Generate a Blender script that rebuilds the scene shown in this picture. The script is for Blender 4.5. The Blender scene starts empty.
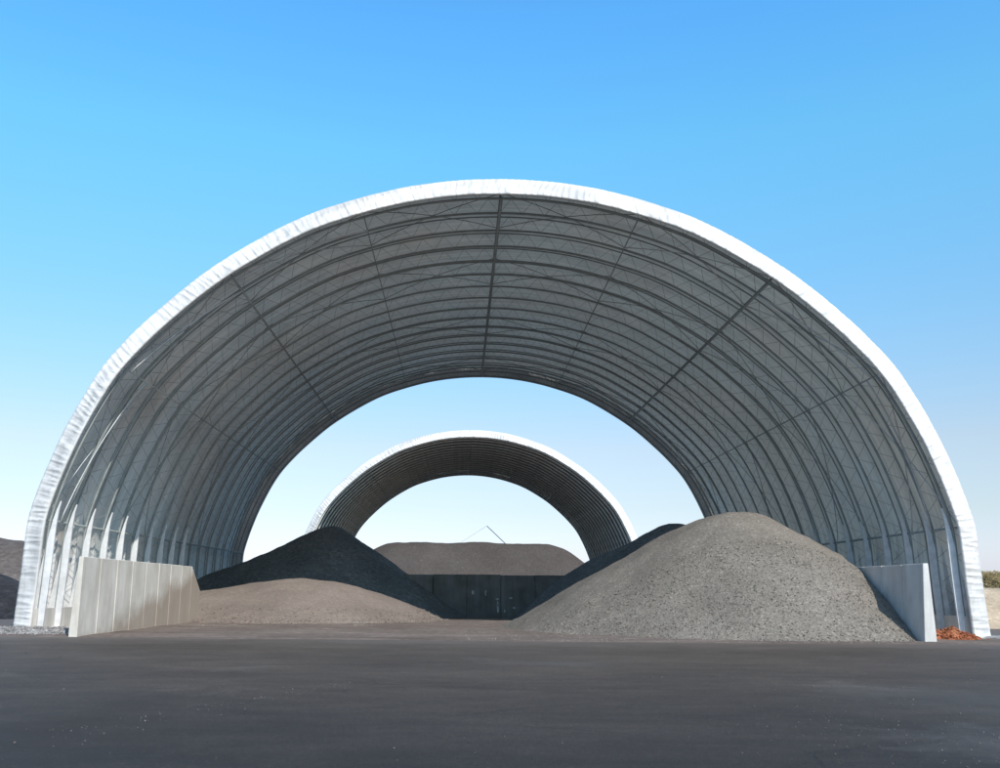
import bpy, bmesh, math, random
from mathutils import Vector, Matrix, noise
random.seed(7)
S = bpy.context.scene
C = S.collection
R = math.radians

# ------------------------------------------------------------------ helpers
def tag(o, label=None, cat=None, group=None, kind=None):
    if label: o['label'] = label
    if cat: o['category'] = cat
    if group: o['group'] = group
    if kind: o['kind'] = kind
    return o

def empty(name, loc=(0, 0, 0)):
    o = bpy.data.objects.new(name, None); C.objects.link(o); o.location = loc
    o.empty_display_size = 1
    return o

def link(name, me, mat, parent=None, smooth=False):
    if mat and not me.materials: me.materials.append(mat)
    if smooth: me.polygons.foreach_set('use_smooth', [True] * len(me.polygons))
    o = bpy.data.objects.new(name, me); C.objects.link(o)
    if parent: o.parent = parent
    return o

def mesh(name, vs, fs):
    me = bpy.data.meshes.new(name); me.from_pydata([tuple(v) for v in vs], [], fs); me.update()
    return me

class MB:
    def __init__(s): s.v = []; s.f = []
    def add(s, vs, fs):
        n = len(s.v); s.v += [Vector(v) for v in vs]; s.f += [tuple(i + n for i in f) for f in fs]
    def box(s, x0, x1, y0, y1, z0, z1):
        s.add([(x0,y0,z0),(x1,y0,z0),(x1,y1,z0),(x0,y1,z0),(x0,y0,z1),(x1,y0,z1),(x1,y1,z1),(x0,y1,z1)],
              [(0,3,2,1),(4,5,6,7),(0,1,5,4),(1,2,6,5),(2,3,7,6),(3,0,4,7)])
    def tube(s, pts, r, n=6, cap=True):
        pts = [Vector(p) for p in pts]; m = len(pts); vs = []; fs = []
        ref = None
        for i, p in enumerate(pts):
            t = (pts[min(i+1, m-1)] - pts[max(i-1, 0)]).normalized()
            if ref is None:
                ref = t.orthogonal().normalized()
            else:
                ref = (ref - t * ref.dot(t)).normalized()
            b = t.cross(ref)
            rr = r[i] if isinstance(r, (list, tuple)) else r
            for k in range(n):
                a = 2 * math.pi * k / n
                vs.append(p + (ref * math.cos(a) + b * math.sin(a)) * rr)
        for i in range(m - 1):
            for k in range(n):
                a = i*n + k; b2 = i*n + (k+1) % n
                fs.append((a, b2, b2 + n, a + n))
        if cap:
            fs.append(tuple(reversed(range(n)))); fs.append(tuple(range((m-1)*n, m*n)))
        s.add(vs, fs)
    def build(s, name, mat, parent=None, smooth=False):
        return link(name, mesh(name, s.v, s.f), mat, parent, smooth)

def fbm(x, y, z=0.0, o=4):
    a = 0; k = 1; t = 0
    for _ in range(o):
        a += k * noise.noise(Vector((x, y, z))); t += k
        x *= 2.03; y *= 2.03; z *= 2.03; k *= .5
    return a / t

# ------------------------------------------------------------------ materials
def newmat(name):
    m = bpy.data.materials.new(name); m.use_nodes = True
    nt = m.node_tree; nt.nodes.clear()
    out = nt.nodes.new('ShaderNodeOutputMaterial')
    return m, nt, out

def N(nt, t, **kw):
    n = nt.nodes.new(t)
    for k, v in kw.items():
        if k in n.inputs: n.inputs[k].default_value = v
        else: setattr(n, k, v)
    return n

def noise_n(nt, vec, scale, detail=4, rough=.55, dist=0):
    n = N(nt, 'ShaderNodeTexNoise'); n.inputs['Scale'].default_value = scale
    n.inputs['Detail'].default_value = detail; n.inputs['Roughness'].default_value = rough
    n.inputs['Distortion'].default_value = dist
    nt.links.new(vec, n.inputs['Vector']); return n

def ramp(nt, fac, stops):
    r = N(nt, 'ShaderNodeValToRGB')
    el = r.color_ramp.elements
    while len(el) < len(stops): el.new(.5)
    for e, (p, c) in zip(el, stops):
        e.position = p; e.color = (*c, 1) if len(c) == 3 else c
    nt.links.new(fac, r.inputs['Fac']); return r

def mix(nt, a, b, fac, blend='MIX'):
    m = N(nt, 'ShaderNodeMix'); m.data_type = 'RGBA'; m.blend_type = blend
    for s, i in ((a, 6), (b, 7), (fac, 0)):
        if hasattr(s, 'is_linked') or hasattr(s, 'links'): nt.links.new(s, m.inputs[i])
        else: m.inputs[i].default_value = s if i == 0 else (*s, 1)
    return m.outputs[2]

def coords(nt, scale=None):
    t = N(nt, 'ShaderNodeTexCoord')
    if scale is None: return t.outputs['Object']
    mp = N(nt, 'ShaderNodeMapping'); mp.inputs['Scale'].default_value = scale
    nt.links.new(t.outputs['Object'], mp.inputs['Vector']); return mp.outputs['Vector']

def bump(nt, h, strength, dist, prev=None):
    b = N(nt, 'ShaderNodeBump'); b.inputs['Strength'].default_value = strength
    b.inputs['Distance'].default_value = dist
    nt.links.new(h, b.inputs['Height'])
    if prev: nt.links.new(prev, b.inputs['Normal'])
    return b.outputs['Normal']

def grain_mat(name, c_dark, c_mid, c_light, s_big=.35, s_grain=7, speck=.5, bumpd=.06, streak=None):
    """loose mineral material: broad tone patches, grain sized speckle, true bump"""
    m, nt, out = newmat(name); P = coords(nt)
    big = noise_n(nt, P, s_big, 5, .6)
    base = ramp(nt, big.outputs['Fac'], [(.3, c_dark), (.5, c_mid), (.72, c_light)]).outputs['Color']
    v = N(nt, 'ShaderNodeTexVoronoi'); v.inputs['Scale'].default_value = s_grain
    nt.links.new(P, v.inputs['Vector'])
    sp = N(nt, 'ShaderNodeSeparateColor'); nt.links.new(v.outputs['Color'], sp.inputs['Color'])
    g = ramp(nt, sp.outputs['Red'], [(0, (.45,)*3), (.55, (.92,)*3), (.9, (1.1,)*3), (1, (1.75,)*3)]).outputs['Color']
    col = mix(nt, base, g, speck, 'MULTIPLY')
    fine = noise_n(nt, P, s_grain * 2.2, 3, .7)
    f2 = ramp(nt, fine.outputs['Fac'], [(.3, (.7,)*3), (.7, (1.25,)*3)]).outputs['Color']
    col = mix(nt, col, f2, speck, 'MULTIPLY')
    if streak:
        st = noise_n(nt, coords(nt, streak), 1, 4, .6)
        s2 = ramp(nt, st.outputs['Fac'], [(.35, (.72, .70, .68)), (.6, (1.06, 1.04, 1.02))]).outputs['Color']
        col = mix(nt, col, s2, .8, 'MULTIPLY')
    b = N(nt, 'ShaderNodeBsdfPrincipled'); b.inputs['Roughness'].default_value = .95
    b.inputs['Specular IOR Level'].default_value = .15
    nt.links.new(col, b.inputs['Base Color'])
    n1 = bump(nt, v.outputs['Distance'], .6, bumpd)
    n2 = bump(nt, fine.outputs['Fac'], .5, bumpd, n1)
    nt.links.new(n2, b.inputs['Normal']); nt.links.new(b.outputs[0], out.inputs[0])
    return m

def fabric_mat(name, col, trans, dirt=.25, warm=1.0):
    m, nt, out = newmat(name); P = coords(nt)
    a = noise_n(nt, coords(nt, (.5, .35, .12)), 1, 5, .6)
    c = ramp(nt, a.outputs['Fac'], [(.3, tuple(x * (1 - dirt) for x in col)), (.65, col)]).outputs['Color']
    wp = noise_n(nt, P, .11, 3, .5)
    wf = ramp(nt, wp.outputs['Fac'], [(.42, (0,)*3), (.62, (warm,)*3)]).outputs['Color']
    c = mix(nt, c, mix(nt, c, (1.02, .86, .76), 1.0, 'MULTIPLY'), wf)
    st = noise_n(nt, coords(nt, (.22, 2.6, .22)), 1, 5, .65)
    c = mix(nt, c, ramp(nt, st.outputs['Fac'], [(.35, (.66,)*3), (.62, (1.1,)*3)]).outputs['Color'], .85, 'MULTIPLY')
    b = N(nt, 'ShaderNodeBsdfPrincipled'); b.inputs['Roughness'].default_value = .45
    b.inputs['Specular IOR Level'].default_value = .3
    nt.links.new(c, b.inputs['Base Color'])
    w = noise_n(nt, P, 1.6, 4, .6, .8)
    nn = bump(nt, w.outputs['Fac'], .35, .08)
    nt.links.new(nn, b.inputs['Normal'])
    t = N(nt, 'ShaderNodeBsdfTranslucent'); t.inputs['Color'].default_value = (*trans, 1)
    s = N(nt, 'ShaderNodeAddShader')
    nt.links.new(b.outputs[0], s.inputs[0]); nt.links.new(t.outputs[0], s.inputs[1])
    nt.links.new(s.outputs[0], out.inputs[0])
    return m

def metal_mat(name, col, rough=.45, metallic=.6):
    m, nt, out = newmat(name); P = coords(nt)
    a = noise_n(nt, P, 2.3, 5, .6)
    c = ramp(nt, a.outputs['Fac'], [(.3, tuple(x * .7 for x in col)), (.7, col)]).outputs['Color']
    b = N(nt, 'ShaderNodeBsdfPrincipled'); b.inputs['Roughness'].default_value = rough
    b.inputs['Metallic'].default_value = metallic
    nt.links.new(c, b.inputs['Base Color']); nt.links.new(b.outputs[0], out.inputs[0])
    return m

def concrete_mat(name, col, stain, dirt_h=1.6, splash=(.27, .2, .15), amt=.8, grad=0):
    m, nt, out = newmat(name); P = coords(nt)
    a = noise_n(nt, P, .7, 6, .62)
    c = ramp(nt, a.outputs['Fac'], [(.3, stain), (.6, col)]).outputs['Color']
    v = noise_n(nt, coords(nt, (2.2, 1.3, .22)), 1, 5, .65)
    vs = ramp(nt, v.outputs['Fac'], [(.35, (.62, .58, .54)), (.6, (1, 1, 1))]).outputs['Color']
    c = mix(nt, c, vs, .55, 'MULTIPLY')
    # dust stain left by stored material, with a ragged upper limit
    sx = N(nt, 'ShaderNodeSeparateXYZ'); nt.links.new(P, sx.inputs[0])
    big = noise_n(nt, P, .45, 5, .65)
    ad = N(nt, 'ShaderNodeMath', operation='MULTIPLY_ADD'); nt.links.new(big.outputs['Fac'], ad.inputs[0])
    ad.inputs[1].default_value = 2.4; nt.links.new(sx.outputs['Z'], ad.inputs[2])
    a2 = N(nt, 'ShaderNodeMath', operation='MULTIPLY_ADD'); nt.links.new(sx.outputs['Y'], a2.inputs[0])
    a2.inputs[1].default_value = -grad; nt.links.new(ad.outputs[0], a2.inputs[2]); ad = a2
    dz = N(nt, 'ShaderNodeMapRange'); nt.links.new(ad.outputs[0], dz.inputs[0])
    dz.inputs[1].default_value = dirt_h + 1.0; dz.inputs[2].default_value = dirt_h + 1.7
    dz.inputs[3].default_value = amt; dz.inputs[4].default_value = 0
    c = mix(nt, c, splash, dz.outputs[0])
    b = N(nt, 'ShaderNodeBsdfPrincipled'); b.inputs['Roughness'].default_value = .85
    b.inputs['Specular IOR Level'].default_value = .2
    nt.links.new(c, b.inputs['Base Color'])
    f = noise_n(nt, P, 9, 4, .6)
    nt.links.new(bump(nt, f.outputs['Fac'], .3, .02), b.inputs['Normal'])
    nt.links.new(b.outputs[0], out.inputs[0])
    return m

def asphalt_mat():
    m, nt, out = newmat('asphalt'); P = coords(nt)
    big = noise_n(nt, coords(nt, (.12, .2, 1)), 1, 6, .6, .4)
    c = ramp(nt, big.outputs['Fac'], [(.28, (.021, .0168, .0138)), (.5, (.026, .0209, .0172)), (.72, (.032, .026, .0216))]).outputs['Color']
    mid = noise_n(nt, coords(nt, (.7, 1.6, 1)), 1, 5, .65)
    c = mix(nt, c, ramp(nt, mid.outputs['Fac'], [(.35, (.80,)*3), (.65, (1.16,)*3)]).outputs['Color'], .8, 'MULTIPLY')
    # dusty worn patches
    dust = noise_n(nt, P, .16, 6, .68, .6)
    df = ramp(nt, dust.outputs['Fac'], [(.58, (0,)*3), (.75, (.3,)*3)]).outputs['Color']
    c = mix(nt, c, (.095, .088, .08), df)
    v = N(nt, 'ShaderNodeTexVoronoi'); v.inputs['Scale'].default_value = 26; nt.links.new(P, v.inputs['Vector'])
    sp = N(nt, 'ShaderNodeSeparateColor'); nt.links.new(v.outputs['Color'], sp.inputs['Color'])
    g = ramp(nt, sp.outputs['Green'], [(0, (.7,)*3), (.8, (1.05,)*3), (.97, (1.15,)*3), (1, (1.7,)*3)]).outputs['Color']
    c = mix(nt, c, g, .8, 'MULTIPLY')
    # grazing sheen painted into the colour: lighter towards the hall, darker near the camera
    sx = N(nt, 'ShaderNodeSeparateXYZ'); nt.links.new(P, sx.inputs[0])
    nn = N(nt, 'ShaderNodeMath', operation='MULTIPLY_ADD'); nt.links.new(big.outputs['Fac'], nn.inputs[0]); nn.inputs[1].default_value = 9
    nt.links.new(sx.outputs['Y'], nn.inputs[2])
    mr = N(nt, 'ShaderNodeMapRange'); nt.links.new(nn.outputs[0], mr.inputs[0])
    mr.inputs[1].default_value = 10; mr.inputs[2].default_value = 34; mr.interpolation_type = 'SMOOTHSTEP'
    c = mix(nt, c, mix(nt, c, (3.15, 3.05, 2.9), 1.0, 'MULTIPLY'), mr.outputs[0])
    wv = noise_n(nt, coords(nt, (.22, .55, 1)), 1, 6, .68, .5)
    c = mix(nt, c, ramp(nt, wv.outputs['Fac'], [(.35, (.88,)*3), (.65, (1.12,)*3)]).outputs['Color'], .8, 'MULTIPLY')
    def patch(cx, cy, rx, ry, col, amt):
        nonlocal c
        mp = N(nt, 'ShaderNodeMapping'); mp.inputs['Location'].default_value = (-cx / rx, -cy / ry, 0); mp.inputs['Scale'].default_value = (1 / rx, 1 / ry, 1)
        nt.links.new(P, mp.inputs['Vector'])
        ln = N(nt, 'ShaderNodeVectorMath', operation='LENGTH'); nt.links.new(mp.outputs['Vector'], ln.inputs[0])
        pn = noise_n(nt, P, 1.1, 6, .7)
        ma = N(nt, 'ShaderNodeMath', operation='MULTIPLY_ADD'); nt.links.new(pn.outputs['Fac'], ma.inputs[0]); ma.inputs[1].default_value = 2.6
        nt.links.new(ln.outputs['Value'], ma.inputs[2])
        f = N(nt, 'ShaderNodeMapRange'); nt.links.new(ma.outputs[0], f.inputs[0])
        f.inputs[1].default_value = 1.35; f.inputs[2].default_value = 2.2; f.inputs[3].default_value = amt; f.inputs[4].default_value = 0
        c = mix(nt, c, col, f.outputs[0])
    patch(7.6, 13.2, 2.6, 2.6, (.10, .092, .085), .55)      # spilled stone dust, right
    patch(9.5, 19, 3.4, 3.5, (.08, .073, .067), .5)
    patch(-5.6, 13.5, 1.6, 5.0, (.030, .021, .015), .8)   # damp brown track, left
    patch(2.6, 27, 2.4, 1.4, (.12, .11, .10), .4)
    # dust dragged out of the hall
    dn = noise_n(nt, coords(nt, (.35, .5, 1)), 1, 6, .7)
    d2 = N(nt, 'ShaderNodeMath', operation='MULTIPLY_ADD'); nt.links.new(dn.outputs['Fac'], d2.inputs[0]); d2.inputs[1].default_value = 9
    nt.links.new(sx.outputs['Y'], d2.inputs[2])
    dm = N(nt, 'ShaderNodeMapRange'); nt.links.new(d2.outputs[0], dm.inputs[0])
    dm.inputs[1].default_value = 38; dm.inputs[2].default_value = 44.5; dm.inputs[3].default_value = 0; dm.inputs[4].default_value = .75
    c = mix(nt, c, (.15, .122, .105), dm.outputs[0])
    # cracks
    w = noise_n(nt, P, .5, 4, .6)
    mx = N(nt, 'ShaderNodeMix'); mx.data_type = 'VECTOR'; mx.inputs[0].default_value = .35
    nt.links.new(P, mx.inputs[4]); nt.links.new(w.outputs['Color'], mx.inputs[5])
    cr = N(nt, 'ShaderNodeTexVoronoi', feature='DISTANCE_TO_EDGE'); cr.inputs['Scale'].default_value = .3
    nt.links.new(mx.outputs[1], cr.inputs['Vector'])
    cf = ramp(nt, cr.outputs['Distance'], [(.0, (.45,)*3), (.006, (1,)*3)]).outputs['Color']
    msk = noise_n(nt, P, .09, 2, .5)
    mf = ramp(nt, msk.outputs['Fac'], [(.5, (0,)*3), (.6, (1,)*3)]).outputs['Color']
    c = mix(nt, c, mix(nt, c, cf, 1.0, 'MULTIPLY'), mf)
    b = N(nt, 'ShaderNodeBsdfPrincipled'); b.inputs['Roughness'].default_value = .7
    b.inputs['Specular IOR Level'].default_value = .35
    nt.links.new(c, b.inputs['Base Color'])
    fn = noise_n(nt, P, 30, 3, .7)
    n1 = bump(nt, mid.outputs['Fac'], .25, .05)
    nt.links.new(bump(nt, fn.outputs['Fac'], .8, .02, n1), b.inputs['Normal'])
    nt.links.new(b.outputs[0], out.inputs[0])
    return m

M = {}
M['asphalt'] = asphalt_mat()
M['dirt'] = grain_mat('dusty_dirt', (.14, .112, .098), (.185, .148, .13), (.23, .19, .168), .22, 5, .35, .03, (.12, .9, 1))
M['grey_agg'] = grain_mat('grey_aggregate', (.168, .147, .126), (.20, .176, .151), (.235, .205, .176), .25, 14, .55, .03)
M['sand_agg'] = grain_mat('brown_sand', (.18, .146, .127), (.215, .175, .152), (.25, .206, .18), .22, 11, .3, .02)
M['brown_agg'] = grain_mat('dark_brown_millings', (.072, .060, .054), (.085, .071, .064), (.098, .083, .075), .15, 6, .3, .04)
M['far_agg'] = grain_mat('grey_brown_spoil', (.09, .075, .068), (.12, .10, .09), (.14, .12, .11), .15, 2.5, .4, .08)
M['dark_agg'] = grain_mat('shade_toned_gravel', (.095, .095, .095), (.12, .12, .12), (.145, .145, .142), .25, 6.5, .5, .07)  # rear piles: roof shade put into a darker gravel colour
M['black_agg'] = grain_mat('black_aggregate', (.022, .022, .026), (.03, .03, .034), (.04, .04, .045), .2, 3, .5, .08)  # lower left pile kept in one near-black tone
M['red_agg'] = grain_mat('orange_brick_rubble', (.20, .06, .03), (.34, .12, .06), (.45, .19, .10), 2.5, 9, .7, .06)
M['gravel'] = grain_mat('pale_crushed_stone', (.2, .19, .185), (.33, .31, .30), (.46, .44, .42), 1.2, 9, .9, .06)
M['sandbank'] = grain_mat('pale_sand', (.33, .26, .18), (.42, .33, .24), (.5, .41, .3), .3, 4, .3, .05)
M['stone'] = grain_mat('loose_stone', (.09, .084, .078), (.15, .14, .13), (.24, .225, .21), 3, 20, .3, .01)
M['fabric'] = fabric_mat('white_pvc_fabric', (.74, .80, .80), (.042, .046, .044))
M['rim'] = fabric_mat('white_pvc_rim', (.68, .67, .66), (.02, .02, .02), .12, .15)
M['fabric_dark'] = fabric_mat('shade_toned_lining', (.055, .057, .055), (.003, .003, .003))  # far hall lining darkened to carry the shade inside it
M['glow_toned_steel'] = metal_mat('glow_toned_steel', (.85, .83, .76), .6, .05)  # pale tone on far ribs stands in for light glowing through fabric
M['steel'] = metal_mat('galvanised_steel', (.30, .325, .32), .65, .1)
M['leg'] = metal_mat('pale_galvanised_leg', (.72, .72, .73), .5, .05)
M['cable'] = metal_mat('bright_cable', (.55, .56, .57), .4, .3)
M['wall'] = concrete_mat('precast_concrete', (.64, .60, .54), (.53, .49, .44), -.6, (.30, .235, .185), .8, .19)
M['wall_clean'] = concrete_mat('clean_precast', (.64, .63, .61), (.54, .53, .52), -1.0)
M['wall_dark'] = concrete_mat('shade_toned_concrete', (.13, .13, .125), (.08, .08, .078), .1, (.08, .075, .07))  # bin wall colour darkened to carry the shade of the hall
M['foot'] = concrete_mat('footing_concrete', (.6, .59, .57), (.5, .48, .46), -1.2)
M['teal'] = metal_mat('teal_paint', (.05, .42, .36), .5, 0)

def leaf_mat():
    m, nt, out = newmat('dry_brush'); P = coords(nt)
    a = noise_n(nt, P, 1.2, 4, .6)
    c = ramp(nt, a.outputs['Fac'], [(.3, (.12, .10, .035)), (.5, (.20, .15, .06)), (.7, (.27, .19, .09))]).outputs['Color']
    b = N(nt, 'ShaderNodeBsdfPrincipled'); b.inputs['Roughness'].default_value = .8
    nt.links.new(c, b.inputs['Base Color']); nt.links.new(b.outputs[0], out.inputs[0]); return m
M['leaf'] = leaf_mat()
M['bark'] = metal_mat('bark', (.12, .09, .06), .9, 0)

# ------------------------------------------------------------------ hall profile
HALF = [(21.60, 0), (21.48, 2.5), (21.42, 4.6), (21.25, 5.6), (20.75, 7.3), (19.95, 9.4), (18.65, 11.95), (17.2, 13.75), (15.75, 15.2),
        (13.85, 16.85), (11.6, 18.35), (9.3, 19.6), (6.9, 20.45), (4.6, 21.05), (2.2, 21.4), (0, 21.5)]
ctrl = [Vector((-x, 0, z)) for x, z in HALF] + [Vector((x, 0, z)) for x, z in reversed(HALF[:-1])]
def catmull(P, k=10):
    o = []
    for i in range(len(P) - 1):
        a, b, c, d = P[max(i-1, 0)], P[i], P[i+1], P[min(i+2, len(P)-1)]
        for j in range(k):
            t = j / k
            o.append(.5 * ((2*b) + (c-a)*t + (2*a-5*b+4*c-d)*t*t + (3*b-a-3*c+d)*t**3))
    o.append(P[-1]); return o
fine = catmull(ctrl)
for _ in range(10):   # soften spline kinks, ends kept
    fine = [fine[0]] + [(fine[i-1] + fine[i]*2 + fine[i+1]) / 4 for i in range(1, len(fine)-1)] + [fine[-1]]
cum = [0]
for a, b in zip(fine, fine[1:]): cum.append(cum[-1] + (b - a).length)
LEN = cum[-1]
def at(s):
    s = max(0, min(LEN, s)); lo = 0; hi = len(cum) - 1
    while hi - lo > 1:
        m = (lo + hi) // 2
        if cum[m] <= s: lo = m
        else: hi = m
    t = (s - cum[lo]) / (cum[hi] - cum[lo])
    return fine[lo].lerp(fine[hi], t)
def nrm(s):
    t = (at(s + .4) - at(s - .4)).normalized()
    return Vector((t.z, 0, -t.x))       # inward
def ins(s, d):                            # point inset d from the outer skin
    return at(s) + nrm(s) * d
def s_of(offset, left):                   # arc length where |x| = offset on the roof
    best = min((abs(abs(at(LEN*i/800).x) - offset), LEN*i/800) for i in range(401) if at(LEN*i/800).z > 4.9)
    return best[1] if left else LEN - best[1]
def s_z(z):
    return min((abs(at(LEN*i/800).z - z), LEN*i/800) for i in range(200))[1]

BAY = 41.2 / 17
NB = 17
DEP = .93
def fabric_cover():
    na, per = 150, 6
    vs = []; fs = []; nr = NB * per + 1
    for j in range(nr):
        y = min(max(BAY * j / per, .43), BAY * NB - .43); u = (j % per) / per
        sag = .10 * math.sin(math.pi * u)
        for i in range(na + 1):
            s = LEN * i / na
            w = .03 * noise.noise(Vector((s * .55, y * .8, 3))) + .022 * noise.noise(Vector((s * .5, y * 3.5, 7)))
            p = ins(s, sag + w) if 0 < i < na else at(s)
            vs.append((p.x, y, p.z))
    for j in range(nr - 1):
        for i in range(na):
            a = j * (na + 1) + i
            fs.append((a, a + 1, a + na + 2, a + na + 1))
    return mesh('fabric_cover', vs, fs)

def rim_mesh(front=True):
    """fabric wrapped round the end frame: rounded outer corner, gathered face, rolled inner edge"""
    na, nw = 1500, 16
    sg = 1 if front else -1
    vs = []; fs = []
    for i in range(na + 1):
        s = LEN * i / na
        base = at(s); n = nrm(s)
        leftness = max(0, 1 - s / (LEN * .55))
        for k in range(nw + 1):
            w = k / nw
            if w < .35:                    # rounded shoulder
                a = w / .35 * math.pi / 2
                d = .22 * (1 - math.cos(a)) - .02; yy = .45 - .23 * math.sin(a)
            else:
                q = (w - .35) / .65
                d = .20 + q * (.93 - .20); yy = .22 - .30 * q
            sk = 1.3 * noise.noise(Vector((s * .13, 5, 1)))
            r1 = noise.noise(Vector((s * 3.1 + sk * w * 1.6, w * .35, 0)))
            r2 = noise.noise(Vector((s * 6.8 - sk * w * 1.8, w * .9, 9)))
            r3 = noise.noise(Vector((s * .6, w * 2.2, 4)))
            fold = ((1 - abs(r1) * 2) ** 2 * .075 + (1 - abs(r2) * 2) ** 2 * .03) * min(1, (1 - w) * 6) 
            amp = (.3 + .8 * w) * (1.15 - .2 * leftness)
            yy -= fold * amp - .02 - .035 * r3
            d2 = d
            p = base + n * d2
            z = p.z
            if s < .3 or s > LEN - .3: z = max(.02, z)
            vs.append((p.x, sg * yy, z))
        # roll back
        p = base + n * .955
        vs.append((p.x, sg * .06, p.z)); p = base + n * .88; vs.append((p.x, sg * .20, p.z))
    m = nw + 3
    for i in range(na):
        for k in range(m - 1):
            a = i * m + k
            q = (a, a + m, a + m + 1, a + 1)
            fs.append(q if front else tuple(reversed(q)))
    return mesh('rim', vs, fs)

def truss_mesh(ri=.065, ro=.04):
    b = MB()
    n = 96
    outer = [ins(LEN*i/n, .17) for i in range(n + 1)]
    inner = [ins(LEN*i/n, DEP) for i in range(n + 1)]
    b.tube(outer, ro, 6); b.tube(inner, ri, 6)
    nz = 58
    for i in range(nz):
        s0 = LEN * i / nz; s1 = LEN * (i + 1) / nz; sm = (s0 + s1) / 2
        b.tube([ins(s0, DEP), ins(sm, .17)], .011, 4); b.tube([ins(sm, .17), ins(s1, DEP)], .011, 4)
    return mesh('truss', b.v, b.f)

def leg_mesh(side, which):
    """tapered column wings at the foot of each frame; front ones wide at the base and pointed at the eave"""
    b = MB()
    if which == 'inner':
        zt = 5.6; w0, w1 = .72, .05; d = DEP + .22; th = .05
    else:
        zt = 4.0; w0, w1 = .40, .04; d = .38; th = .05
    n = 14; vs = []; fs = []
    for i in range(n + 1):
        z = zt * i / n
        s = s_z(z); c = ins(s, d)
        if side > 0: c = Vector((-c.x, 0, c.z))
        w = w0 + (w1 - w0) * (i / n) ** 1.25
        cx = -c.x * 0 + c.x
        inn = 1 if side < 0 else -1
        for dx, dy in ((-.0, -th), (.0, th), (-w, th), (-w, -th)):
            vs.append((cx + inn * (.12 + dx), dy, z + .12))
    for i in range(n):
        for k in range(4):
            a = i*4 + k; c2 = i*4 + (k+1) % 4
            fs.append((a, c2, c2 + 4, a + 4))
    fs.append((3, 2, 1, 0)); fs.append(tuple(range(n*4, n*4+4)))
    b.add(vs, fs)
    # base plate
    x = vs[0][0]; inn = 1 if side < 0 else -1
    x0, x1 = sorted((x + inn*.1, x - inn*(w0 + .1)))
    b.box(x0, x1, -.2, .2, .06, .13)
    return mesh('leg', b.v, b.f)

ME = {'cover': fabric_cover(), 'rimf': rim_mesh(True), 'rimb': rim_mesh(False), 'truss': truss_mesh()}
ME['cover2'] = ME['cover'].copy(); ME['truss2'] = truss_mesh(.11, .06)
for sd in (-1, 1):
    for wh in ('inner', 'outer'): ME['leg', sd, wh] = leg_mesh(sd, wh)

SP = {'ridge': LEN/2,
      'a-': s_of(6.9, 1), 'a+': s_of(6.9, 0), 'b-': s_of(13.4, 1), 'b+': s_of(13.4, 0),
      'c-': s_of(18.3, 1), 'c+': s_of(18.3, 0), 'e-': s_z(5.0), 'e+': LEN - s_z(5.0)}
def purlin_mesh(key):
    b = MB(); s = SP[key]; L = BAY * NB
    big = {'r': .085, 'b': .06, 'e': .055}.get(key[0], .035)
    p0 = ins(s, DEP); p1 = ins(s, .40 if key[0] in 'rb' else .6)
    b.tube([(p0.x, .5, p0.z), (p0.x, L - .5, p0.z)], big, 6)
    if key[0] in 'rbe':
        b.tube([(p1.x, .5, p1.z), (p1.x, L - .5, p1.z)], big * .6, 6)
        k = NB * 2
        for i in range(k):
            y0 = L * i / k; y1 = L * (i + 1) / k; ym = (y0 + y1) / 2
            y0 = max(.5, y0); y1 = min(L - .5, y1)
            b.tube([(p0.x, y0, p0.z), (p1.x, ym, p1.z)], .024, 4)
            b.tube([(p1.x, ym, p1.z), (p0.x, y1, p0.z)], .024, 4)
    return mesh('purlin', b.v, b.f)

def cable_mesh(sa, sb, j0, j1, r=.02, d=.80):
    n = 14; pts = []
    for i in range(n + 1):
        t = i / n; p = ins(sa + (sb - sa) * t, d)
        pts.append((p.x, (j0 + (j1 - j0) * t) * BAY, p.z))
    b = MB(); b.tube(pts, r, 5); return mesh('brace_cable', b.v, b.f)
order = ['e-', 'c-', 'b-', 'a-', 'ridge', 'a+', 'b+', 'c+', 'e+']

def footing_mesh(side):
    b = MB(); x = side * 21.0
    L = BAY * NB
    i = 0; y = .4
    while y < L - .5:
        y1 = min(y + 3.0, L - .2)
        x0, x1 = sorted((x, x - side * .42))
        b.box(x0, x1, y, y1 - .02, -.05, .95); y += 3.0
    x0, x1 = sorted((x + side * .05, x - side * 1.25))
    b.box(x0, x1, -.25, L + .2, -.05, .07)
    return mesh('footing', b.v, b.f)
ME['foot-'] = footing_mesh(-1); ME['foot+'] = footing_mesh(1)

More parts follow.
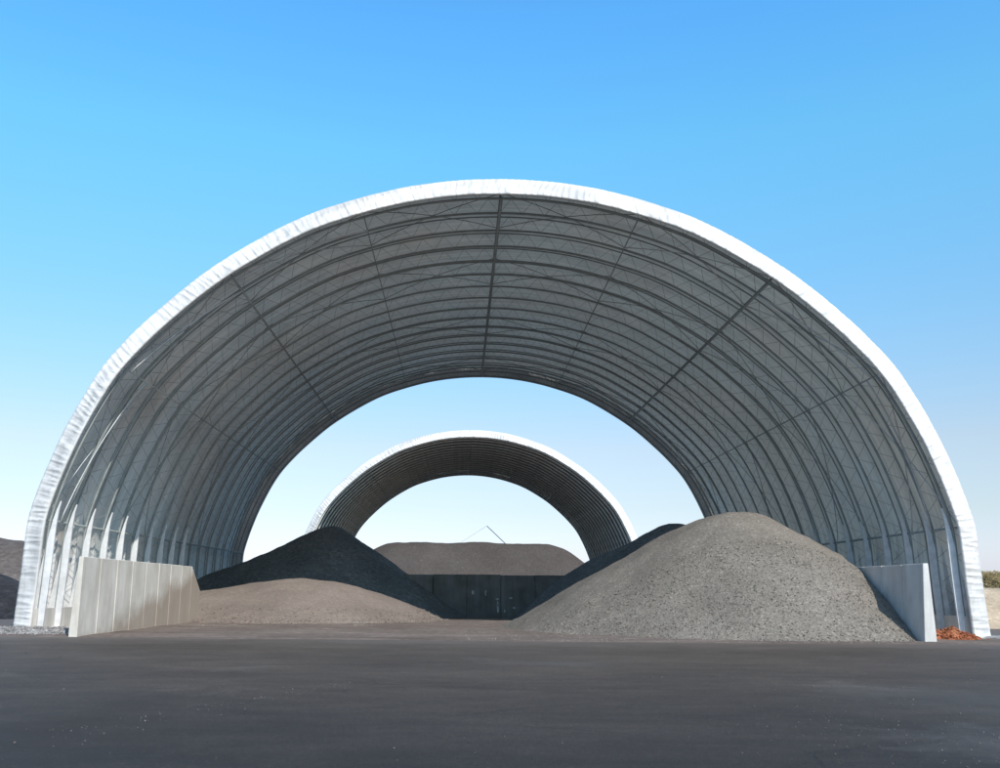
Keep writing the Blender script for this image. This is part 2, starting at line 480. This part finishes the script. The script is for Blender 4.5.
def hall(cx, y, label, detail=True):
    h = empty('fabric_storage_hall', (cx, y, 0))
    tag(h, label, 'storage hall', 'arched white fabric storage halls')
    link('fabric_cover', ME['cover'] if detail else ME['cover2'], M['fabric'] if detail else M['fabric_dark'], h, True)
    link('end_rim', ME['rimf'], M['rim'], h, True)
    o = link('end_rim', ME['rimb'], M['rim'], h, True); o.location = (0, BAY * NB, 0)
    for j in range(NB + 1):
        yy = BAY * j
        if j == 0: yy = .55
        if j == NB: yy -= .55
        t = link('truss', ME['truss'] if detail else ME['truss2'], M['steel'] if detail else M['glow_toned_steel'], h, True); t.location = (0, yy, 0)
        if detail:
            for sd in (-1, 1):
                for wh in ('inner', 'outer'):
                    if j > (8 if wh == 'outer' else 9): continue
                    l = link('leg', ME['leg', sd, wh], M['leg'], h)
                    l.location = (0, yy + (.0 if wh == 'inner' else .35), 0)
                    if len([c for c in h.children if c.name.startswith('leg')]) > 98: break
    for k in order:
        if ('p', k) not in ME: ME['p', k] = purlin_mesh(k)
        link('purlin', ME['p', k], M['steel'], h, True)
    for key, sd in (('foot-', -1), ('foot+', 1)):
        link('footing', ME[key], M['foot'], h)
    if detail:
        n = 0
        for q in range(len(order) - 1):
            a, b2 = SP[order[q]], SP[order[q+1]]
            for j in ((.1, 2), (4, 6), (9, 11), (14, 16)):
                for s0, s1 in ((a, b2), (b2, a)):
                    bright = j[0] < 1 and q in (0, 1, 2, 5, 6, 7)
                    c = link('brace_cable', cable_mesh(s0, s1, j[0], j[1], .028 if bright else .022), M['cable'] if bright else M['steel'], h, True)
                    n += 1
        for sa, sb, j0, j1 in (('e-','c-',.5,1.25), ('c-','b-',.28,.9), ('b-','a-',.28,.8), ('e+','c+',.9,.5), ('c+','b+',.28,.9)):
            link('brace_cable', cable_mesh(SP[sa], SP[sb], j0, j1, .04, 1.12), M['cable'], h, True)
    return h

hall(1.93, 43.9, 'large near white fabric arch hall sheltering the gravel piles')
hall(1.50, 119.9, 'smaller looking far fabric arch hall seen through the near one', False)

# ------------------------------------------------------------------ ground
def grid(x0, x1, y0, y1, step, fz, name, keep=-.06, floor=-.15):
    nx = int((x1 - x0) / step) + 1; ny = int((y1 - y0) / step) + 1
    H = [[fz(x0 + i*step, y0 + j*step) for i in range(nx)] for j in range(ny)]
    idx = {}; vs = []; fs = []
    def vid(i, j):
        if (i, j) not in idx:
            idx[i, j] = len(vs); vs.append((x0 + i*step, y0 + j*step, max(floor, H[j][i])))
        return idx[i, j]
    for j in range(ny - 1):
        for i in range(nx - 1):
            if max(H[j][i], H[j+1][i], H[j][i+1], H[j+1][i+1]) > keep:
                fs.append((vid(i, j), vid(i+1, j), vid(i+1, j+1), vid(i, j+1)))
    return mesh(name, vs, fs)

g = MB(); g.add([(-1500, -60, -.0), (1500, -60, 0), (1500, 3000, 0), (-1500, 3000, 0)], [(0, 1, 2, 3)])
tag(g.build('ground', M['asphalt']), kind='structure')

def dirt_z(x, y):
    edge = 38.0 + .9 * fbm(x * .12, 3) + .35 * fbm(x * .9, 8) - .8 * max(0, min(1, (x - 2) / 8)) * 0
    if x > 6: edge += 0
    d = y - edge
    k = max(0, min(1, d / 1.2))
    z = -.03 + k * .055 + k * .10 * max(0, min(1, (y - 39) / 5)) * (fbm(x * .25, y * .6, 2) + .1)
    if x < -13.5:                                   # tyre-packed ramp beside the left wall
        z += 0
    z = max(z, .006 if k >= 1 else -.03)
    return z
tag(link('dirt_yard', grid(-21.5, 24.5, 35, 120, .35, dirt_z, 'dirt_yard', -.029, -.03), M['dirt'], None, True), kind='structure')

# ------------------------------------------------------------------ piles
def pile_fn(cones, toe=.35, nz=.12, nf=.5, seed=0, sm=.6):
    def f(x, y):
        acc = 0
        for (cx, cy, h, sl, c) in cones:
            d = math.hypot(x - cx, y - cy)
            z = h - sl * (math.sqrt(d*d + c*c) - c)
            acc += math.exp(z / sm) if z > -12 else 0
        if acc <= 0: return -1
        z = sm * math.log(acc)
        # concave toe
        if z < toe * 2:
            e = math.exp((z - toe * 2) / (toe * 2)); z = toe * 2 * e - .10 * (1 - e)
        z += nz * fbm(x * nf, y * nf, seed, 5) + .02 * noise.noise(Vector((x * 3.1, y * 3.1, seed)))
        return z - .04
    return f
def ridge(pts, sl, c, n=5):
    o = []
    for (a, b) in zip(pts, pts[1:]):
        for k in range(n):
            t = k / n; o.append((a[0]+(b[0]-a[0])*t, a[1]+(b[1]-a[1])*t, a[2]+(b[2]-a[2])*t, sl, c))
    o.append((*pts[-1], sl, c)); return o

def lim_right(f, xr):
    return lambda x, y: f(x, y) if x <= xr or y > 57 else -1

# right pile
cr = [(14.4, 50.8, 6.05, .66, 1.9), (13.2, 52.4, 5.5, .62, 1.5), (10.6, 52.2, 3.5, .52, 1.6), (9.9, 50.4, 2.3, .48, 1.6), (12.2, 55.2, 3.4, .62, 1.3)]
fr = pile_fn(cr, .12, .26, .42, 3, .35)
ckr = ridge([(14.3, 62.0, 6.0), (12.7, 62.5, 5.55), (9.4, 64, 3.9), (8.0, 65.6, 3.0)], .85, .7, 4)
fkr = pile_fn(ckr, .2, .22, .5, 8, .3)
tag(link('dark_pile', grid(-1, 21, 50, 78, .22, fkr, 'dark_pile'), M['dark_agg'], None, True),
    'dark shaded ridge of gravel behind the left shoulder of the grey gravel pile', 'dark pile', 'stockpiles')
tag(link('gravel_pile', grid(-1, 18.96, 37, 76, .2, fr, 'gravel_pile'), M['grey_agg'], None, True),
    'tall rounded pile of coarse grey gravel against the right concrete wall', 'gravel pile', 'stockpiles')
# left piles: pale sand in front, dark shaded pile behind it
cl = ridge([(-18.5, 62.5, 1.2), (-15, 62.8, 1.6), (-11.5, 63.4, 2.2), (-9.6, 63.8, 2.4)], .33, 1.0, 3)
cl += [(-8.2, 63.9, 2.2, .42, .9), (-7.0, 64.0, 1.95, .5, .8), (-5.4, 64.2, 1.5, .55, .7), (-4.2, 64.3, 1.1, .6, .6), (-3.1, 64.3, .6, .6, .4), (-7.2, 60.2, .8, .3, .8)]
fl = pile_fn(cl, .07, .16, .5, 5, .25)
tag(link('sand_pile', grid(-19.8, 1, 47, 72, .2, fl, 'sand_pile'), M['sand_agg'], None, True),
    'low smooth brown sand pile, sunlit, beside the left concrete wall', 'sand pile', 'stockpiles')
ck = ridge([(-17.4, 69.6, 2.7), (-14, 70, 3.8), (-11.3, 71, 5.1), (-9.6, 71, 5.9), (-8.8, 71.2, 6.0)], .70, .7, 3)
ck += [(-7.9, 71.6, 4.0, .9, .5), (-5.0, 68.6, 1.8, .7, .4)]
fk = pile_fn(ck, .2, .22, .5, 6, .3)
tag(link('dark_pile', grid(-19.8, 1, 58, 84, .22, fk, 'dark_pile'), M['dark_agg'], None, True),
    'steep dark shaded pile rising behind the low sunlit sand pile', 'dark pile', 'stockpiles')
# brown pile in front of far hall
cb = []
for i, (x, h) in enumerate([(-10.8, 6.2), (-9.2, 7.7), (-7.6, 8.0), (-5.8, 8.05), (-4.0, 8.15), (-2.0, 8.15), (-.2, 8.0), (1.6, 8.1), (3.6, 8.2), (5.6, 8.0), (7.4, 8.0), (9.2, 8.1), (11, 8.0), (12.6, 7.5)]):
    cb.append((x, 122 + .4 * (i % 2), h - .75, .80, 1.3))
fb = pile_fn(cb, .4, .3, .22, 11, .7)
tag(link('millings_pile', grid(-20, 26, 106, 138, .4, fb, 'millings_pile'), M['brown_agg'], None, True),
    'long dark brown flat-topped pile with humps in the far hall opening', 'stockpile', 'stockpiles')
# orange heap
fo = pile_fn([(21.2, 42.9, .50, .62, .15), (20.8, 43.0, .42, .6, .2), (21.75, 42.8, .26, .5, .2)], .06, .26, 2.2, 13, .08)
tag(link('rubble_heap', grid(19.9, 23.0, 41.5, 44.6, .07, fo, 'rubble_heap', -.03), M['red_agg'], None, False),
    'small heap of orange red rubble between right wall and hall side', 'rubble heap')
# spoil outside left
fs1 = pile_fn(ridge([(-70, 90, 6.2), (-50, 88, 6.2), (-42, 86, 5.9), (-36.5, 84, 5.4), (-30, 84, 4.6)], .6, 1.5, 5), .4, .5, .25, 17, .4)
tag(link('spoil_pile', grid(-84, -20, 70, 106, .6, fs1, 'spoil_pile'), M['far_agg'], None, True),
    'grey brown spoil pile outside, beyond the left foot of the hall', 'spoil pile', 'stockpiles')
fs2 = pile_fn(ridge([(-64, 70, 4.0), (-44, 68, 3.7), (-33, 66, 2.9), (-27.5, 64, 1.5)], .55, 1.0, 5), .3, .4, .35, 19, .4)
tag(link('black_pile', grid(-78, -21.5, 56, 82, .5, fs2, 'black_pile'), M['black_agg'], None, True),
    'lower black pile outside left, in front of the spoil', 'cinder pile', 'stockpiles')
# gravel bed at left foot
def win(v, a, b):
    t = max(0, min(1, (v - a) / (b - a))); return t * t * (3 - 2 * t)
def fg(x, y):
    e = .35 * fbm(x * .8, 4)
    return .17 * win(y, 40.1 + e, 41.6 + e) * win(-y, -45.4, -44.2) * win(x, -29, -26) * (1 + .5 * fbm(x * 1.1, y * 1.1, 3)) + .035 * fbm(x * 4, y * 4, 5) - .012
tag(link('gravel_bed', grid(-29, -15.3, 39.4, 45.4, .09, fg, 'gravel_bed', -.03), M['gravel'], None, False),
    'shallow bed of pale crushed stone at left foot of the hall', 'gravel bed')
def fg2(x, y):
    return .13 * win(y, 42.0 + .4 * fbm(x, 9), 43.2) * win(-y, -46, -44.8) * win(x, 22.6, 23.4) * win(-x, -34, -31) + .03 * fbm(x * 4, y * 4, 6) - .012
tag(link('gravel_bed', grid(22.2, 34, 41.5, 46, .12, fg2, 'gravel_bed', -.03), M['gravel'], None, False),
    'thin strip of pale crushed stone at right foot of the hall', 'gravel bed')
# sand bank right
def fsb(x, y):
    k = max(0, min(1, (x - 24.5) / 1.5))
    return k * (2.35 * max(0, min(1, (y - 57) / 4.2)) ** .8 * max(0, min(1, (100 - y) / 6))) + .12 * fbm(x * .4, y * .4, 31) - .05
tag(link('sand_bank', grid(24.6, 90, 55, 104, .7, fsb, 'sand_bank'), M['sandbank'], None, True), kind='structure')

# ------------------------------------------------------------------ shrubs on the bank
def shrub(x, y, z, w, h, label):
    r = empty('shrub', (x, y, z)); tag(r, label, 'shrub', 'dry shrubs on the sand bank')
    b = MB()
    for k in range(9):
        a = random.uniform(0, 6.28); t = random.uniform(.2, .5) * w
        b.tube([(0, 0, -.1), (math.cos(a)*t*.4, math.sin(a)*t*.4, h*.4), (math.cos(a)*t, math.sin(a)*t, h*.85)], [.03, .02, .008], 5)
    b.build('stem', M['bark'], r)
    b = MB()
    for k in range(7000):
        a = random.uniform(0, 6.28); q = random.random() ** .5; zz = random.random() ** .8
        rr = q * w * .55 * math.sqrt(max(.05, 1 - (zz - .4) ** 2 * 1.6)) * (1 + .35 * noise.noise(Vector((math.cos(a)*2, math.sin(a)*2, zz*3 + x))))
        c = Vector((math.cos(a)*rr, math.sin(a)*rr, zz*h*(1 + .25*noise.noise(Vector((a*2, x, 0))))))
        d = Vector((random.gauss(0,1), random.gauss(0,1), random.gauss(0,1))).normalized() * .09
        e = d.orthogonal().normalized() * .05
        b.add([c - d, c + e, c + d, c - e], [(0, 1, 2, 3)])
    b.build('foliage', M['leaf'], r)
sh = [(37.4, 66.5, 6.4, 1.35, 'leftmost olive shrub on the sand bank, touching the hall edge'),
      (42.2, 67.5, 6.0, 1.2, 'rightmost low olive shrub at the picture edge on the bank')]
for x, y, w, h, l in sh: shrub(x, y, 1.95, w, h, l)

# ------------------------------------------------------------------ concrete walls
def wall(x, y0, y1, hgt, side, mat, label, last_cut=0, pw=2.0, lean=0, th=(.18, .34)):
    """side: -1 => inner face looks to +X (left wall)"""
    w = empty('retaining_wall', (x, y0, 0)); tag(w, label, 'concrete wall', 'precast concrete push walls')
    y = 0; L = y1 - y0; i = 0
    while y < L - .1:
        a, b2 = y + .02, min(y + pw, L) - .02
        hh = hgt + random.uniform(-.015, .015)
        h0 = h1 = hh
        if last_cut and y + pw >= L - .1: h1 = hh - last_cut
        o = -1 if side < 0 else 1      # outward direction
        jx = random.uniform(-.012, .012)
        pts = []
        for yy, hq in ((a, h0), (b2, h1)):
            pts.append([(jx + lean, yy, -.05), (jx, yy, hq), (jx + o*th[0], yy, hq), (jx + o*th[1], yy, .25), (jx + o*th[1], yy, -.05)])
        vs = pts[0] + pts[1]
        n = 5
        fs = [tuple(range(n)), tuple(reversed(range(n, 2*n)))] + [(k, k + n, (k+1) % n + n, (k+1) % n) for k in range(n)]
        if side > 0: fs = [tuple(reversed(q)) for q in fs]
        me = mesh('panel', vs, fs)
        bm = bmesh.new(); bm.from_mesh(me); bmesh.ops.recalc_face_normals(bm, faces=bm.faces)
        bmesh.ops.bevel(bm, geom=bm.edges[:], offset=.02, segments=1, affect='EDGES'); bm.to_mesh(me); bm.free()
        link('panel', me, mat, w)
        y += pw; i += 1
    b = MB(); o = -1 if side < 0 else 1
    x0, x1 = sorted((o*.03, o*.15)); b.box(x0, x1, .05, L - .3, 0, hgt - (last_cut + .1 if last_cut else .1))
    b.build('joint_filler', mat, w)
    return w
wall(-14.8, 39.0, 57.0, 3.08, -1, M['wall'], 'sunlit pale concrete panel wall with brown stains, on the left', 1.3)
wall(19.0, 40.4, 54.4, 3.12, 1, M['wall_clean'], 'shaded smooth concrete wall right of the grey gravel pile', lean=-.2, th=(.22, .30))

# cross wall at the back of the near hall, in shade
w = empty('bin_wall', (-9, 70, 0)); tag(w, 'shade-toned concrete bin wall across the shaded middle of the hall', 'concrete wall')
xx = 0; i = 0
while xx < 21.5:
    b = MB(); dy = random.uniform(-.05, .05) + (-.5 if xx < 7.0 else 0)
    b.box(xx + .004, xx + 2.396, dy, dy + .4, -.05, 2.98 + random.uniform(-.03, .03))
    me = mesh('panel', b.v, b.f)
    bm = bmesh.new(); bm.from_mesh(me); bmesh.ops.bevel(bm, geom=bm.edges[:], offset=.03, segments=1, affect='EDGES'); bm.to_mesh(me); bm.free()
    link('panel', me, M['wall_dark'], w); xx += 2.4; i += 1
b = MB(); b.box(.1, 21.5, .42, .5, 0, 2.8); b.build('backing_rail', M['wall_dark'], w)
# pale scuff marks on the bin wall
def scuff_mat():
    m, nt, out = newmat('pale_scuff'); b = N(nt, 'ShaderNodeBsdfPrincipled')
    n = noise_n(nt, coords(nt), 6, 4, .7); c = ramp(nt, n.outputs['Fac'], [(.35, (.10, .11, .11)), (.6, (.34, .35, .34))])
    nt.links.new(c.outputs[0], b.inputs['Base Color']); b.inputs['Roughness'].default_value = .9
    nt.links.new(b.outputs[0], out.inputs[0]); return m
sm = scuff_mat()
def blot(cx, cz, w_, h_, seed, par):
    n = 20; vs = []
    for k in range(n):
        a = 2*math.pi*k/n; r = 1 + .45 * noise.noise(Vector((math.cos(a)*1.5, math.sin(a)*1.5, seed)))
        vs.append((cx + math.cos(a)*w_*r, -.075, cz + math.sin(a)*h_*r))
    vs2 = [(x, y + .05, z) for x, y, z in vs]
    fs = [tuple(range(n)), tuple(reversed(range(n, 2*n)))] + [(k, k+n, (k+1)%n+n, (k+1)%n) for k in range(n)]
    link('scuff_mark', mesh('scuff_mark', vs + vs2, fs), sm, par)
for k, (px, pz, ww, hh) in enumerate([(474, 592, 1.2, 2), (486, 592, 1.0, 2.6), (497, 598, 2.2, .8), (497.5, 606, .9, 6), (510, 597, 1.6, 1), (504, 609, .8, 1.6), (513, 606, 1.5, .8)]):
    Y = 70; blot((px - 460)/972*Y*1.03 + 9, 1.9 + (590 - pz)/972*Y*1.03, ww/972*Y, hh/972*Y, k * 3.1, w)

# teal boom behind the brown pile
t = empty('conveyor_boom', (4.0, 140, 0)); tag(t, 'thin teal conveyor boom poking above the brown pile', 'conveyor')
b = MB(); b.tube([(0, 0, 10.9), (3.2, 0, 7.9), (9.5, 0, .6)], .055, 6); b.build('boom', M['teal'], t)
b = MB(); b.tube([(0, 0, 10.9), (-4.2, 0, 8.2), (-9, 0, 0)], .014, 5); b.build('stay_cable', M['teal'], t)

# ------------------------------------------------------------------ loose stones (stuff)
def stones(name, pts, mat):
    b = MB()
    for (x, y, z, r) in pts:
        vs = []
        q = Matrix.Rotation(random.uniform(0, 6.28), 3, 'Z') @ Matrix.Rotation(random.uniform(0, 3), 3, 'X')
        for v in ((1,0,0), (-1,0,0), (0,1,0), (0,-1,0), (0,0,1), (0,0,-1)):
            vs.append(q @ (Vector(v) * r * random.uniform(.6, 1.2)) + Vector((x, y, z + r * .4)))
        b.add(vs, [(0,2,4), (2,1,4), (1,3,4), (3,0,4), (2,0,5), (1,2,5), (3,1,5), (0,3,5)])
    return b.build(name, mat)
P = []
for _ in range(1100):
    # clusters to the right in the foreground, thin scatter elsewhere
    u = random.random()
    if u < .45:
        y = random.gauss(13, 2.2); x = random.gauss(7.2, 1.5)
    elif u < .6:
        y = random.gauss(20, 4); x = random.gauss(8, 3)
    elif u < .72:
        t_ = random.random(); x = -6.5 + 4.5*t_ + random.gauss(0, .3); y = 10 + 12*t_ + random.gauss(0, .5)
    else:
        y = random.uniform(8, 38); x = random.uniform(-22, 26)
    if y < 7 or (u < .45 and random.random() < .3): continue
    P.append((x, y, 0, random.uniform(.006, .013) * (1.8 if random.random() < .07 else 1)))
tag(stones('loose_stones', P, M['stone']), 'loose grey stones scattered over the foreground asphalt', 'stones', kind='stuff')
P = []
for _ in range(5200):
    x = random.uniform(0, 18.7); y = random.uniform(38.8, 47); z = fr(x, y)
    if z < -.05 and random.random() > .12: continue
    P.append((x, y, max(0, z), random.uniform(.02, .055)))
tag(stones('gravel_spill', P, M['grey_agg']), 'loose grey gravel lying over the foot of the right pile', 'gravel', kind='stuff')
P = []
for _ in range(4500):
    x = random.uniform(-27.5, -15.4); y = random.uniform(39.7, 44.3); z = fg(x, y)
    if z < 0 and random.random() > .12: continue
    z = max(z, 0)
    P.append((x, y, z, random.uniform(.02, .05)))
tag(stones('crushed_stone', P, M['gravel']), 'loose pale crushed stones on the left gravel bed', 'gravel', kind='stuff')
P = []
for _ in range(700):
    x = random.uniform(20.0, 22.9); y = random.uniform(41.7, 44.4); z = fo(x, y)
    if z < 0: continue
    P.append((x, y, z, random.uniform(.03, .08)))
tag(stones('rubble_pieces', P, M['red_agg']), 'loose orange rubble pieces covering the small heap', 'rubble', kind='stuff')

P = []
for _ in range(9000):
    x = random.uniform(-16, -.5); y = random.uniform(50, 66); z = fl(x, y)
    if z < -.09 or z > .8 or (z > .25 and random.random() < .75): continue
    P.append((x, y, max(.02, z), random.uniform(.02, .07)))
tag(stones('sand_clods', P, M['sand_agg']), 'loose brown clods spilled along the foot of the low sand pile', 'clods', kind='stuff')

# ------------------------------------------------------------------ light
EL, AZ = R(38.7), R(27)
d = Vector((math.sin(AZ)*math.cos(EL), -math.cos(AZ)*math.cos(EL), math.sin(EL)))   # towards the sun
L = bpy.data.lights.new('sun', 'SUN'); L.energy = 4.4; L.angle = R(.53); L.color = (1, .955, .88)
so = bpy.data.objects.new('sun', L); C.objects.link(so)
so.rotation_euler = d.to_track_quat('Z', 'Y').to_euler(); so.location = d * 60

W = bpy.data.worlds.new('World'); S.world = W; W.use_nodes = True
nt = W.node_tree; nt.nodes.clear()
sky = nt.nodes.new('ShaderNodeTexSky'); sky.sky_type = 'NISHITA'; sky.sun_disc = False
sky.sun_elevation = EL
sky.sun_rotation = math.atan2(d.x, d.y)
sky.altitude = 50; sky.air_density = 1.0; sky.dust_density = .6; sky.ozone_density = 2.0
bg = nt.nodes.new('ShaderNodeBackground'); bg.inputs['Strength'].default_value = .14
out = nt.nodes.new('ShaderNodeOutputWorld')
# clean, slightly cyan winter air: tint the clear sky by elevation
tc = nt.nodes.new('ShaderNodeTexCoord'); sx = nt.nodes.new('ShaderNodeSeparateXYZ'); nt.links.new(tc.outputs['Generated'], sx.inputs[0])
rp = ramp(nt, sx.outputs['Z'], [(0, (.33, .36, .56)), (.033, (.37, .36, .47)), (.08, (.385, .362, .375)), (.141, (.45, .405, .385)),
     (.29, (.38, .56, .57)), (.43, (.36, .74, .74)), (.54, (.32, .74, .90)), (.72, (.40, .46, .50))])
mx = nt.nodes.new('ShaderNodeMix'); mx.data_type = 'RGBA'; mx.blend_type = 'MULTIPLY'; mx.inputs[0].default_value = 1
nt.links.new(sky.outputs[0], mx.inputs[6]); nt.links.new(rp.outputs['Color'], mx.inputs[7])
sc = nt.nodes.new('ShaderNodeVectorMath'); sc.operation = 'SCALE'; sc.inputs['Scale'].default_value = 2.5
nt.links.new(mx.outputs[2], sc.inputs[0]); nt.links.new(sc.outputs[0], bg.inputs['Color'])
nt.links.new(bg.outputs[0], out.inputs[0])

# ------------------------------------------------------------------ camera
cam = bpy.data.cameras.new('camera'); cam.sensor_width = 36; cam.lens = 35; cam.shift_x = .04
cam.clip_end = 6000; cam.clip_start = .1
co = bpy.data.objects.new('camera', cam); C.objects.link(co)
pitch = math.atan(206 / 972)
co.matrix_world = Matrix.Translation((0, 0, 1.9)) @ (Matrix.Rotation(math.pi/2 + pitch, 4, 'X') @ Matrix.Rotation(.0084, 4, 'Z'))
S.camera = co
S.render.resolution_x, S.render.resolution_y = 1024, 786
S.view_settings.view_transform = 'Standard'; S.view_settings.look = 'None'
S.view_settings.exposure = 0.1; S.view_settings.gamma = 1
